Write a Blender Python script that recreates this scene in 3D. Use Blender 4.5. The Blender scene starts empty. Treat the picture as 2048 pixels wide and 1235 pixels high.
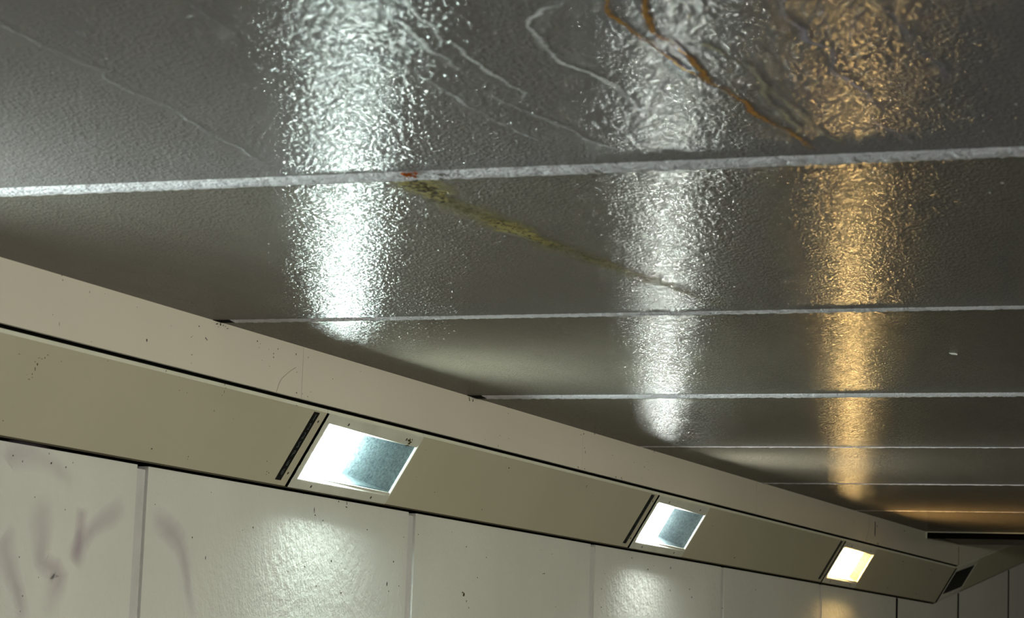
import bpy, math, random
from mathutils import Matrix, Vector

# ------------------------------------------------------------------ camera, world, exposure
sc = bpy.context.scene
col = sc.collection
cam_data = bpy.data.cameras.new('camera')
cam = bpy.data.objects.new('camera', cam_data)
col.objects.link(cam)
RIGHT = Vector((0.93102, 0.36317, 0.03628))
UP = Vector((0.01755, -0.14382, 0.98945))
FWD = Vector((-0.36455, 0.92056, 0.14027))
cam.matrix_world = Matrix(((RIGHT.x, UP.x, -FWD.x, 0), (RIGHT.y, UP.y, -FWD.y, 0), (RIGHT.z, UP.z, -FWD.z, 0), (0, 0, 0, 1)))
cam_data.sensor_fit = 'HORIZONTAL'
cam_data.sensor_width = 36.0
cam_data.lens = 5080.25 * 36.0 / 2048.0
cam_data.clip_start = 0.05
cam_data.clip_end = 200
cam_data.dof.use_dof = True
cam_data.dof.focus_distance = 7.2
cam_data.dof.aperture_fstop = 11.0
sc.camera = cam

world = bpy.data.worlds.new('world')
sc.world = world
world.use_nodes = True
world.node_tree.nodes['Background'].inputs[0].default_value = (0.01, 0.011, 0.015, 1)
world.node_tree.nodes['Background'].inputs[1].default_value = 0.3

sc.view_settings.view_transform = 'Standard'
sc.view_settings.look = 'None'
sc.view_settings.gamma = 1.0
sc.view_settings.use_curve_mapping = False
sc.view_settings.exposure = 1.0

LAMP_LEFT = 205.0
FILL_RIGHT = 600.0  # strength of the unseen fill lamps added on the opposite wall
COOL = (0.86, 1.0, 0.93)
NEUTRAL = (0.97, 1.0, 0.93)
AMBER = (0.47, 0.285, 0.105)

# ------------------------------------------------------------------ measures (metres, camera at the origin)
H = 0.80              # ceiling above the camera
FX = -2.8804          # face of the upper wall band
TX, TZ = -2.8953, 0.6497   # top edge of the sloping cover panels
BX, BZ = -3.0099, 0.4569   # bottom edge of the sloping cover panels
WX = -3.0219          # face of the lower wall
Y0, S = 5.3382, 1.60154    # ceiling joints
W0 = 5.2632           # wall joints
L0, LS = 6.0206, 2.81274   # lamp stations
LW = 0.635            # lamp width
PL = 0.2243           # slope length of the cover panels
YC = 14.20            # where the ramp begins
PHI = math.radians(7.6)
FLOOR = -1.55
XR = 4.0             # face of the opposite wall band
XC = (XR + FX) / 2
rng = random.Random(7)

# marks measured on the surfaces (metres)
CEIL = {"A":["lime",[[-1.266,2.705],[-1.286,2.77],[-1.289,2.826],[-1.293,2.874],[-1.301,2.924],[-1.311,2.983],[-1.308,3.006],[-1.306,3.029],[-1.312,3.065],[-1.311,3.103]],0.009,0.75],"B":["lime",[[-1.229,2.714],[-1.247,2.764],[-1.255,2.818],[-1.258,2.866],[-1.272,2.93],[-1.267,2.958],[-1.269,3.001],[-1.276,3.032],[-1.276,3.064],[-1.279,3.125],[-1.278,3.188],[-1.278,3.239],[-1.307,3.306]],0.009,0.75],"C":["lime",[[-1.382,2.994],[-1.383,3.049],[-1.378,3.107],[-1.383,3.165],[-1.381,3.206],[-1.384,3.257],[-1.388,3.309],[-1.385,3.365],[-1.385,3.421],[-1.375,3.516],[-1.374,3.576]],0.008,0.45],"D":["lime",[[-1.33,3.227],[-1.326,3.291],[-1.32,3.346],[-1.314,3.391],[-1.299,3.439],[-1.294,3.474],[-1.318,3.341],[-1.309,3.413],[-1.297,3.475],[-1.295,3.562],[-1.275,3.631],[-1.265,3.659]],0.009,0.35],"E":["lime",[[-1.054,2.811],[-1.085,2.816],[-1.1,2.833],[-1.129,2.869],[-1.143,2.927],[-1.153,2.997],[-1.164,3.065],[-1.155,3.121],[-1.144,3.164],[-1.139,3.221],[-1.142,3.29],[-1.148,3.344],[-1.151,3.377]],0.009,0.85],"F1":["rust",[[-0.947,2.766],[-0.959,2.81],[-0.97,2.856],[-0.985,2.912],[-0.993,2.971],[-0.987,3.031],[-0.989,3.081],[-0.994,3.157],[-1.004,3.225],[-0.996,3.29],[-0.992,3.355],[-0.996,3.41],[-0.997,3.467],[-0.985,3.528],[-0.979,3.602],[-0.98,3.664],[-0.975,3.704]],0.011,0.95],"F2":["rust",[[-0.99,2.755],[-1.003,2.8],[-1.015,2.846],[-1.019,2.887],[-1.017,2.934],[-1.016,2.992],[-1.016,3.056],[-1.015,3.119],[-1.012,3.183],[-1.004,3.225]],0.009,0.85],"G":["khaki",[[-0.949,3.017],[-0.94,3.102],[-0.928,3.148],[-0.929,3.202],[-0.939,3.271],[-0.956,3.341],[-0.957,3.407],[-0.959,3.486],[-0.966,3.592]],0.011,0.8],"H":["khaki",[[-0.932,3.262],[-0.936,3.356],[-0.933,3.446],[-0.935,3.55],[-0.925,3.675]],0.012,0.55],"I1":["lilac",[[-0.78,2.809],[-0.794,2.85],[-0.804,2.87],[-0.813,2.923],[-0.81,2.988],[-0.816,3.045],[-0.801,3.091],[-0.803,3.126],[-0.826,3.203],[-0.821,3.251],[-0.814,3.311],[-0.815,3.381],[-0.816,3.464]],0.01,0.85],"I2":["lilac",[[-0.841,3.512],[-0.84,3.557],[-0.827,3.605],[-0.825,3.664],[-0.826,3.687]],0.01,0.5],"J":["lilac",[[-0.7,2.873],[-0.686,2.945],[-0.688,3.017],[-0.689,3.117],[-0.684,3.171],[-0.684,3.263],[-0.685,3.3]],0.012,0.3],"K":["lime",[[-1.796,2.699],[-1.803,2.723],[-1.809,2.792],[-1.81,2.859],[-1.812,2.94],[-1.809,2.989],[-1.83,3.046],[-1.829,3.137],[-1.831,3.231],[-1.846,3.327],[-1.857,3.414],[-1.859,3.491],[-1.878,3.6],[-1.886,3.666]],0.007,0.35],"L":["lime",[[-2.092,3.396],[-2.094,3.412],[-2.089,3.46],[-2.088,3.477]],0.006,0.5],"M":["lilac",[[-1.723,2.721],[-1.722,2.758],[-1.729,2.822]],0.01,0.25],"N":["lilac",[[-1.504,2.678],[-1.515,2.735],[-1.527,2.869],[-1.53,2.981]],0.009,0.25],"O":["lilac",[[-1.729,2.983],[-1.73,3.031],[-1.732,3.081]],0.007,0.2],"P":["algae",[[-1.699,3.789],[-1.7,3.841],[-1.704,3.91],[-1.709,3.996],[-1.702,4.089],[-1.697,4.193],[-1.696,4.292],[-1.688,4.405],[-1.68,4.504],[-1.667,4.586],[-1.658,4.691],[-1.645,4.779],[-1.642,4.891],[-1.621,4.986],[-1.607,5.182]],0.03,0.75],"Q":["algae",[[-1.628,4.848],[-1.621,4.986],[-1.6,5.158],[-1.581,5.262]],0.016,0.3]}
GRAF = {"S1":[[[4.7,0.399],[4.71,0.417],[4.763,0.431],[4.825,0.427],[4.89,0.413],[4.944,0.393],[4.985,0.376]],0.05,0.22],"S2":[[[4.828,0.344],[4.852,0.302],[4.864,0.252],[4.864,0.202],[4.903,0.187],[4.944,0.169],[4.917,0.128],[4.9,0.053]],0.06,0.26],"S3":[[[5.023,0.331],[5.021,0.29],[5.014,0.234],[4.999,0.196]],0.035,0.3],"S4":[[[4.999,0.196],[5.033,0.249],[5.082,0.287],[5.167,0.324],[5.22,0.349]],0.045,0.34],"S5":[[[5.344,0.332],[5.421,0.308],[5.486,0.276],[5.523,0.219],[5.545,0.16],[5.586,0.073]],0.045,0.26],"S6":[[[4.694,0.242],[4.708,0.227],[4.737,0.179],[4.773,0.132],[4.813,0.051]],0.055,0.26]}
WSP = [[4.7243,0.4196,0.003,0.0003,0.0003,-0.0027],[4.7631,0.4105,0.003,0.0003,0.0003,-0.0027],[4.8692,0.4372,0.0021,0.0002,0.0003,-0.0028],[4.8811,0.4169,0.0042,0.0004,0.0004,-0.0039],[4.9434,0.4125,0.0032,0.0003,0.0003,-0.0022],[4.9726,0.4257,0.0021,0.0002,0.0003,-0.0022],[4.774,0.2027,0.003,0.0002,0.0003,-0.0027],[4.8218,0.3364,0.002,0.0002,0.0002,-0.0016],[4.8571,0.1625,0.002,0.0001,0.0003,-0.0022],[4.7966,0.1195,0.003,0.0001,0.0003,-0.0022],[4.792,0.0859,0.002,0.0001,0.0003,-0.0022],[4.9504,0.3182,0.0021,0.0002,0.0002,-0.0017],[5.5494,0.2925,0.0038,0.0002,0.0003,-0.0024],[5.8722,0.3376,0.0028,0.0002,0.0004,-0.0032],[5.8146,0.3277,0.0028,0.0002,0.0001,-0.0013],[5.6351,0.4101,0.0026,0.0002,0.0001,-0.0012],[5.6231,0.2469,0.0026,0.0001,0.0006,-0.0049],[5.356,0.3594,0.0024,0.0002,0.0001,-0.0012],[5.0734,0.4486,0.0022,0.0002,0.0002,-0.0017],[6.1566,0.4473,0.0046,0.0004,0.0002,-0.002],[6.2282,0.4053,0.0031,0.0002,0.001,-0.0094],[6.235,0.3945,0.0047,0.0003,0.0003,-0.0027],[6.285,0.3836,0.0031,0.0002,0.0003,-0.0027],[5.8721,0.3382,0.0028,0.0002,0.0003,-0.0026],[6.4316,0.4307,0.0082,0.0006,0.0003,-0.0028],[6.433,0.4399,0.0025,0.0002,0.0007,-0.0069],[6.3796,0.442,0.0032,0.0002,0.0002,-0.0021],[6.5767,0.3771,0.0051,0.0003,0.0002,-0.0021],[6.941,0.3859,0.0056,0.0003,0.0002,-0.0022],[6.3507,0.2764,0.0048,0.0003,0.0004,-0.0034],[6.1855,0.2532,0.0046,0.0002,0.0002,-0.002],[6.0869,0.2349,0.003,0.0001,0.0002,-0.002],[6.2613,0.2043,0.0062,0.0003,0.0002,-0.002],[6.4205,0.1922,0.0049,0.0002,0.0002,-0.0021],[6.729,0.2297,0.0035,0.0002,0.0009,-0.0086],[6.7425,0.2106,0.0071,0.0003,0.0002,-0.0014],[6.7681,0.2967,0.0036,0.0002,0.0004,-0.0036],[6.8142,0.2282,0.0036,0.0002,0.0002,-0.0022],[7.1978,0.4096,0.004,0.0002,0.0002,-0.0015],[7.3184,0.3712,0.0041,0.0002,0.0003,-0.0031],[7.4187,0.2803,0.0042,0.0002,0.0003,-0.0031],[7.488,0.3473,0.0042,0.0002,0.0002,-0.0016],[8.0111,0.3222,0.0095,0.0005,0.0002,-0.0025],[7.9727,0.3986,0.0035,0.0002,0.0002,-0.0017],[8.1297,0.215,0.0049,0.0002,0.0002,-0.0017],[8.0774,0.3905,0.0036,0.0002,0.0002,-0.0017],[6.8345,0.3714,0.0036,0.0002,0.0002,-0.0022],[7.9975,0.3204,0.0071,0.0003,0.0002,-0.0017],[8.5944,0.2957,0.0054,0.0002,0.0003,-0.0026],[8.5986,0.2305,0.0054,0.0002,0.0003,-0.0026],[8.9239,0.4229,0.0057,0.0003,0.0003,-0.0037],[9.113,0.3905,0.0089,0.0004,0.0003,-0.0028],[9.3902,0.4093,0.0063,0.0003,0.0005,-0.0057],[9.6402,0.3377,0.0099,0.0004,0.0003,-0.0029],[9.6725,0.3074,0.0066,0.0003,0.0004,-0.0049],[10.093,0.2797,0.0107,0.0004,0.0003,-0.0031],[8.6006,0.2303,0.0054,0.0002,0.0002,-0.0018],[8.593,0.2955,0.0054,0.0002,0.0002,-0.0018],[10.9649,0.443,0.0083,0.0004,0.0003,-0.0033],[10.5876,0.3759,0.0078,0.0003,0.0002,-0.0021],[9.1783,0.4062,0.0045,0.0002,0.0002,-0.0019],[9.1229,0.2652,0.0045,0.0002,0.0004,-0.0047],[8.9408,0.3068,0.0058,0.0002,0.0002,-0.0018],[8.6263,0.351,0.0041,0.0002,0.0002,-0.0018],[9.3897,0.3231,0.0063,0.0003,0.0004,-0.0048]]
WMOLD = [[7.3129,0.2231,0.0122,0.0005,0.0009,-0.0084],[7.3005,0.2292,0.0081,0.0003,0.0004,-0.0038],[7.3353,0.205,0.0041,0.0002,0.0005,-0.0046],[7.3567,0.1846,0.0031,0.0001,0.0005,-0.0046]]
FSP = [[5.233,0.7449,0.0024,0.0003,0.0001,-0.0012],[5.2411,0.749,0.0018,0.0002,0.0001,-0.0009],[5.2682,0.7748,0.0024,0.0003,0.0001,-0.0012],[5.3038,0.7521,0.0025,0.0003,0.0003,-0.0024],[5.3116,0.7485,0.0019,0.0002,0.0001,-0.0012],[5.2413,0.7048,0.0024,0.0003,0.0001,-0.0009],[5.2398,0.6845,0.0024,0.0003,0.0001,-0.0012],[5.5698,0.7806,0.004,0.0005,0.0003,-0.0025],[5.5872,0.7763,0.0027,0.0004,0.0001,-0.0012],[5.582,0.7656,0.0027,0.0004,0.0001,-0.0012],[5.6012,0.7366,0.0027,0.0003,0.0001,-0.0012],[5.6426,0.7273,0.0027,0.0003,0.0001,-0.0012],[5.6606,0.7606,0.0027,0.0004,0.0003,-0.0025],[5.6616,0.7521,0.0027,0.0004,0.0003,-0.0025],[5.7876,0.7757,0.0021,0.0003,0.0003,-0.0032],[5.8589,0.7764,0.0029,0.0004,0.0002,-0.0019],[5.7971,0.7308,0.0043,0.0005,0.0001,-0.001],[6.01,0.7389,0.003,0.0004,0.0001,-0.0013],[5.8011,0.6781,0.0043,0.0005,0.0002,-0.0019],[5.835,0.6795,0.0022,0.0002,0.0002,-0.0019],[5.8816,0.6896,0.0029,0.0003,0.0001,-0.0013],[5.8658,0.6761,0.0029,0.0003,0.0001,-0.0013],[5.5417,0.8048,0.004,0.0005,0.0004,-0.0037],[5.5451,0.8125,0.002,0.0003,0.0005,-0.0049],[5.9623,0.8051,0.0045,0.0006,0.0002,-0.002],[6.0141,0.8125,0.003,0.0004,0.0002,-0.002],[6.1094,0.8065,0.0047,0.0006,0.0002,-0.002],[5.356,0.7934,0.0063,0.0009,0.0003,-0.0024],[5.3733,0.7946,0.0051,0.0007,0.0005,-0.0042],[5.3884,0.7944,0.0038,0.0005,0.0003,-0.0024],[5.4116,0.79,0.0064,0.0009,0.0001,-0.0012],[5.3641,0.7874,0.0025,0.0003,0.0001,-0.0012],[5.3996,0.7935,0.0019,0.0003,0.0003,-0.0024],[5.6338,0.7682,0.0027,0.0004,0.0001,-0.0012],[5.6846,0.7761,0.0028,0.0004,0.0002,-0.0019],[6.1809,0.7797,0.0024,0.0003,0.0001,-0.0013],[6.216,0.8067,0.0032,0.0004,0.0003,-0.0027],[5.0261,0.7097,0.004,0.0005,0.0005,-0.0045],[5.2672,0.7753,0.0024,0.0003,0.0003,-0.0024],[5.2341,0.7458,0.0036,0.0005,0.0001,-0.0012],[4.6487,0.7999,0.003,0.0005,0.0003,-0.0027],[4.653,0.7901,0.002,0.0003,0.0002,-0.0016],[4.6229,0.7108,0.002,0.0003,0.0001,-0.0011],[4.6508,0.693,0.001,0.0001,0.0007,-0.0064],[4.7654,0.7806,0.0016,0.0002,0.0003,-0.0027],[4.8311,0.7875,0.0021,0.0003,0.0001,-0.0008],[4.7859,0.6746,0.0031,0.0004,0.0001,-0.0005],[5.1341,0.7581,0.0018,0.0002,0.0001,-0.0012],[5.3088,0.7498,0.0025,0.0003,0.0002,-0.0018],[5.2388,0.7035,0.0024,0.0003,0.0001,-0.0009],[4.974,0.778,0.0011,0.0002,0.0002,-0.0017],[6.6637,0.8089,0.009,0.0011,0.0002,-0.0021],[6.851,0.8059,0.0047,0.0005,0.0002,-0.0018],[6.9536,0.7923,0.0039,0.0004,0.0007,-0.0067],[6.9831,0.7922,0.0039,0.0004,0.0006,-0.0059],[6.9585,0.7877,0.0029,0.0003,0.0005,-0.0044],[7.2674,0.801,0.0063,0.0007,0.0003,-0.0031],[7.274,0.783,0.0031,0.0003,0.0002,-0.0015],[7.5606,0.8012,0.0067,0.0007,0.0002,-0.0016],[7.9376,0.7816,0.0049,0.0005,0.0002,-0.0017],[7.9651,0.7873,0.0061,0.0006,0.0002,-0.0025],[8.0721,0.7979,0.005,0.0005,0.0003,-0.0034],[8.1178,0.8036,0.0038,0.0004,0.0003,-0.0034],[8.0645,0.7576,0.005,0.0005,0.0001,-0.0008],[7.9785,0.7415,0.0049,0.0005,0.0002,-0.0017],[7.9876,0.7286,0.0025,0.0002,0.0006,-0.0067],[7.9204,0.6714,0.0049,0.0004,0.0004,-0.0041],[7.984,0.672,0.0049,0.0004,0.0002,-0.0025],[8.2627,0.7434,0.0039,0.0004,0.0001,-0.0013],[8.6502,0.7547,0.0057,0.0005,0.0002,-0.0018],[8.4984,0.7396,0.0041,0.0004,0.0001,-0.0013],[8.6632,0.7256,0.0043,0.0004,0.0001,-0.0013],[8.3659,0.6733,0.0053,0.0004,0.0003,-0.0035],[8.3055,0.6714,0.004,0.0003,0.0003,-0.0034],[8.369,0.6668,0.0027,0.0002,0.0004,-0.0043],[7.0895,0.6835,0.004,0.0004,0.0001,-0.0011],[7.21,0.7074,0.0031,0.0003,0.0001,-0.0011],[7.2866,0.7051,0.0042,0.0004,0.0002,-0.0015],[7.7188,0.6577,0.0046,0.0004,0.0001,-0.0012],[8.7208,0.7971,0.0072,0.0007,0.0002,-0.0022],[7.1992,0.6739,0.0021,0.0002,0.0005,-0.0046],[8.5853,0.6906,0.0028,0.0002,0.0004,-0.0044],[8.6134,0.7335,0.0028,0.0002,0.0004,-0.0044],[12.1761,0.7543,0.0105,0.0007,0.0015,-0.0218],[12.1782,0.7239,0.0105,0.0007,0.0014,-0.0206],[12.217,0.7542,0.0079,0.0005,0.0007,-0.0097],[12.2469,0.7773,0.0079,0.0005,0.0003,-0.0036],[12.2373,0.6719,0.0185,0.0011,0.0003,-0.0042],[12.8219,0.7719,0.0115,0.0007,0.0003,-0.0051],[12.8837,0.8004,0.0058,0.0004,0.0004,-0.0064],[12.1249,0.8008,0.0104,0.0007,0.0002,-0.0024],[11.7763,0.8021,0.0148,0.001,0.0001,-0.0018],[11.7466,0.7451,0.0049,0.0003,0.0001,-0.0018]]
PSP = [[4.7174,0.031,0.0018,-0.0003,0.001,0.0011],[4.8894,0.0045,0.0019,-0.0003,0.0011,0.0011],[5.1446,-0.0055,0.0026,-0.0004,0.0021,0.0021],[5.2138,0.0012,0.0016,-0.0002,0.0009,0.0009],[4.6315,0.191,0.0018,-0.0002,0.0015,0.0017],[5.2745,0.1912,0.0032,-0.0004,0.0019,0.0019],[5.4563,0.193,0.0023,-0.0002,0.002,0.0019],[5.4604,0.1998,0.0023,-0.0002,0.001,0.001],[5.4537,0.0636,0.0017,-0.0002,0.002,0.0019],[5.3521,0.0329,0.0017,-0.0002,0.001,0.0009],[5.247,0.0334,0.0016,-0.0002,0.0019,0.0018],[5.2867,0.0351,0.0022,-0.0003,0.0013,0.0012],[4.775,0.1265,0.0014,-0.0002,0.0008,0.0009],[4.6347,0.1542,0.0013,-0.0002,0.0005,0.0006],[4.6219,0.0782,0.0018,-0.0002,0.0008,0.0008],[4.5556,0.0365,0.0043,-0.0006,0.001,0.0011],[5.5629,0.0724,0.0018,-0.0002,0.001,0.001],[5.8499,0.1656,0.0026,-0.0003,0.0022,0.002],[5.8808,0.1935,0.0065,-0.0006,0.0011,0.001],[5.8945,0.196,0.0019,-0.0002,0.0023,0.002],[5.8867,0.2016,0.0026,-0.0003,0.0011,0.001],[5.8338,-0.0001,0.0051,-0.0006,0.0011,0.001],[6.7652,0.1243,0.0024,-0.0002,0.0014,0.0011],[6.9477,0.1596,0.0034,-0.0003,0.002,0.0016],[6.7195,0.037,0.0032,-0.0003,0.0014,0.0011],[5.8648,0.0625,0.0019,-0.0002,0.0011,0.001],[5.8745,-0.0211,0.0019,-0.0002,0.0011,0.001],[7.3773,0.0325,0.0056,-0.0006,0.0045,0.0032],[7.3855,0.0433,0.0019,-0.0002,0.0034,0.0024],[8.0972,0.0309,0.0044,-0.0004,0.0039,0.0026],[8.0991,0.0352,0.0033,-0.0003,0.0026,0.0017],[7.3057,0.0011,0.0037,-0.0004,0.0016,0.0012],[8.1887,0.051,0.0023,-0.0002,0.002,0.0013],[6.9465,0.1599,0.0026,-0.0002,0.0015,0.0012],[7.3559,0.1861,0.0047,-0.0004,0.0022,0.0016],[9.6354,0.0705,0.0045,-0.0003,0.0054,0.0031],[10.1504,0.1867,0.0066,-0.0004,0.0059,0.0033],[12.9433,0.0337,0.0127,-0.0008,0.0108,0.0046],[13.643,0.0399,0.0112,-0.0006,0.0085,0.0035],[12.9409,0.1896,0.0102,-0.0005,0.0092,0.0041],[13.6335,0.1945,0.0084,-0.0004,0.0085,0.0036]]
PMOLD = [[4.6387,0.0604,0.0026,-0.0004,0.0046,0.005],[4.639,0.0506,0.0026,-0.0004,0.0036,0.0038],[4.6462,0.0811,0.0026,-0.0004,0.0015,0.0017],[4.6398,0.0868,0.0062,-0.0009,0.0008,0.0008],[4.6429,0.0356,0.0044,-0.0006,0.0008,0.0008],[4.6556,0.024,0.0053,-0.0008,0.0008,0.0008],[4.6512,0.0319,0.0018,-0.0003,0.0025,0.0027],[4.6307,0.0349,0.0053,-0.0008,0.0008,0.0008],[4.6249,0.0454,0.0022,-0.0003,0.001,0.0011],[4.6403,0.0746,0.0018,-0.0002,0.0025,0.0028],[5.431,-0.0089,0.0017,-0.0002,0.0046,0.0043],[5.4452,-0.0003,0.0045,-0.0006,0.001,0.0009],[5.4481,0.0095,0.0017,-0.0002,0.0053,0.005],[5.4474,0.0207,0.0023,-0.0003,0.0013,0.0012]]
LMOLD = [[6.5685,0.0187,0.0077,-0.0009,0.0055,0.0043],[6.5724,0.016,0.0031,-0.0004,0.0073,0.0058],[6.5852,0.0145,0.0023,-0.0003,0.0064,0.0051],[6.5825,0.024,0.014,-0.0016,0.0046,0.0036],[6.5789,0.0289,0.0109,-0.0012,0.0046,0.0036],[6.5724,0.0353,0.0124,-0.0014,0.0027,0.0022],[6.5869,0.0372,0.0047,-0.0005,0.0018,0.0015]]
CSP = [[-2.7572,4.5832,0.0017,0.0002,-0.0027,0.0046],[-2.7527,4.7894,0.0017,0.0002,-0.0028,0.005],[-2.8648,5.1643,0.0012,0.0002,-0.0031,0.0057],[-2.8445,4.4987,0.0008,0.0001,-0.0028,0.0045],[-2.7899,5.0654,0.0018,0.0002,-0.002,0.0037],[-2.7406,5.0807,0.0018,0.0002,-0.0029,0.0055],[-2.8532,5.4897,0.001,0.0001,-0.0109,0.0213],[-2.7507,4.8766,0.0009,0.0001,-0.0028,0.0051],[-2.7401,5.0781,0.0024,0.0003,-0.0039,0.0073],[-2.7896,5.0628,0.0018,0.0002,-0.002,0.0037],[-1.572,2.6835,0.0009,0.0002,-0.0018,0.0032],[-1.9112,3.1455,0.0011,0.0002,-0.0026,0.0044],[-2.146,3.3316,0.0012,0.0002,-0.0026,0.0042],[-1.8662,3.1553,0.0009,0.0002,-0.0017,0.0029],[-1.8935,3.3762,0.0012,0.0002,-0.0018,0.0033],[-1.9768,3.4169,0.0008,0.0002,-0.0019,0.0034],[-2.0563,3.3577,0.0008,0.0002,-0.002,0.0033],[-2.2392,4.0864,0.0014,0.0002,-0.0019,0.0036],[-2.3083,3.9499,0.0007,0.0001,-0.0019,0.0034],[-2.8203,6.5646,0.0037,0.0002,-0.0025,0.0058],[-2.8562,6.6953,0.0015,0.0001,-0.0026,0.0061],[-2.8019,6.7266,0.0015,0.0001,-0.005,0.0122],[-2.8065,6.7462,0.0011,0.0001,-0.0051,0.0123]]
WHT = [[-1.7618,2.9218,0.0014,0.0003,-0.003,0.0051],[-1.8821,2.981,0.0011,0.0002,-0.0025,0.004],[-1.639,3.1264,0.0011,0.0002,-0.0022,0.0043],[-0.7684,2.9161,0.0026,0.0006,-0.0015,0.0057],[-0.7262,3.4336,0.0027,0.0006,-0.0013,0.0061],[-0.7637,3.3613,0.0026,0.0006,-0.001,0.0044],[-0.6284,3.1972,0.0028,0.0006,-0.0008,0.004],[-0.717,3.2646,0.0019,0.0004,-0.0009,0.0042],[-0.7044,3.6133,0.0018,0.0004,-0.001,0.005],[-0.6987,3.3986,0.0013,0.0003,-0.0009,0.0045],[-0.6939,3.4478,0.002,0.0004,-0.0006,0.0031],[-0.6279,3.4496,0.0027,0.0006,-0.0007,0.0038],[-0.768,3.2963,0.0016,0.0004,-0.001,0.0043],[-0.8973,3.1333,0.0025,0.0006,-0.0011,0.0039],[-0.6267,2.9284,0.0011,0.0003,-0.0007,0.0034],[-0.7296,3.0566,0.0018,0.0004,-0.0009,0.0037],[-0.7836,4.0796,0.002,0.0004,-0.0012,0.0064],[-0.7482,4.0025,0.0031,0.0006,-0.0011,0.0061],[-0.9653,3.5881,0.0018,0.0004,-0.0018,0.0068]]

# ------------------------------------------------------------------ helpers
def link(o, parent=None):
    col.objects.link(o)
    if parent is not None:
        o.parent = parent
    return o

def tag(o, label=None, cat=None, group=None, kind=None):
    if label: o['label'] = label
    if cat: o['category'] = cat
    if group: o['group'] = group
    if kind: o['kind'] = kind
    return o

class MB:
    def __init__(self):
        self.v = []; self.f = []; self.uv = None
    def add(self, vs, fs):
        n = len(self.v)
        self.v += [tuple(p) for p in vs]
        self.f += [tuple(i + n for i in f) for f in fs]
    def box(self, x0, x1, y0, y1, z0, z1, fn=None):
        vs = [(x, y, z) for x in (x0, x1) for y in (y0, y1) for z in (z0, z1)]
        if fn: vs = [fn(*p) for p in vs]
        self.add(vs, [(0, 1, 3, 2), (4, 6, 7, 5), (0, 4, 5, 1), (2, 3, 7, 6), (0, 2, 6, 4), (1, 5, 7, 3)])
    def prism(self, prof, a, b):      # prof: list of (x, z); a, b: functions (x, z) -> point at either end
        n = len(prof)
        vs = [a(*p) for p in prof] + [b(*p) for p in prof]
        fs = [(i, (i + 1) % n, n + (i + 1) % n, n + i) for i in range(n)]
        fs += [tuple(range(n))[::-1], tuple(range(n, 2 * n))]
        self.add(vs, fs)
    def disc(self, c, u, w, nrm, seg=10, dome=0.0, jag=0.0):
        c, u, w, nrm = Vector(c), Vector(u), Vector(w), Vector(nrm)
        vs = [c + nrm * dome]
        for i in range(seg):
            t = 2 * math.pi * i / seg
            r = 1 + jag * (rng.random() - 0.5)
            vs.append(c + (u * math.cos(t) + w * math.sin(t)) * r)
        self.add(vs, [(0, 1 + i, 1 + (i + 1) % seg) for i in range(seg)])
    def build(self, name, m, parent=None, smooth=False):
        me = bpy.data.meshes.new(name)
        me.from_pydata(self.v, [], self.f)
        me.validate()
        if m is not None: me.materials.append(m)
        import bmesh
        bm = bmesh.new(); bm.from_mesh(me)
        bmesh.ops.recalc_face_normals(bm, faces=bm.faces)
        bm.to_mesh(me); bm.free()
        if smooth:
            for p in me.polygons: p.use_smooth = True
        return link(bpy.data.objects.new(name, me), parent)

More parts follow.
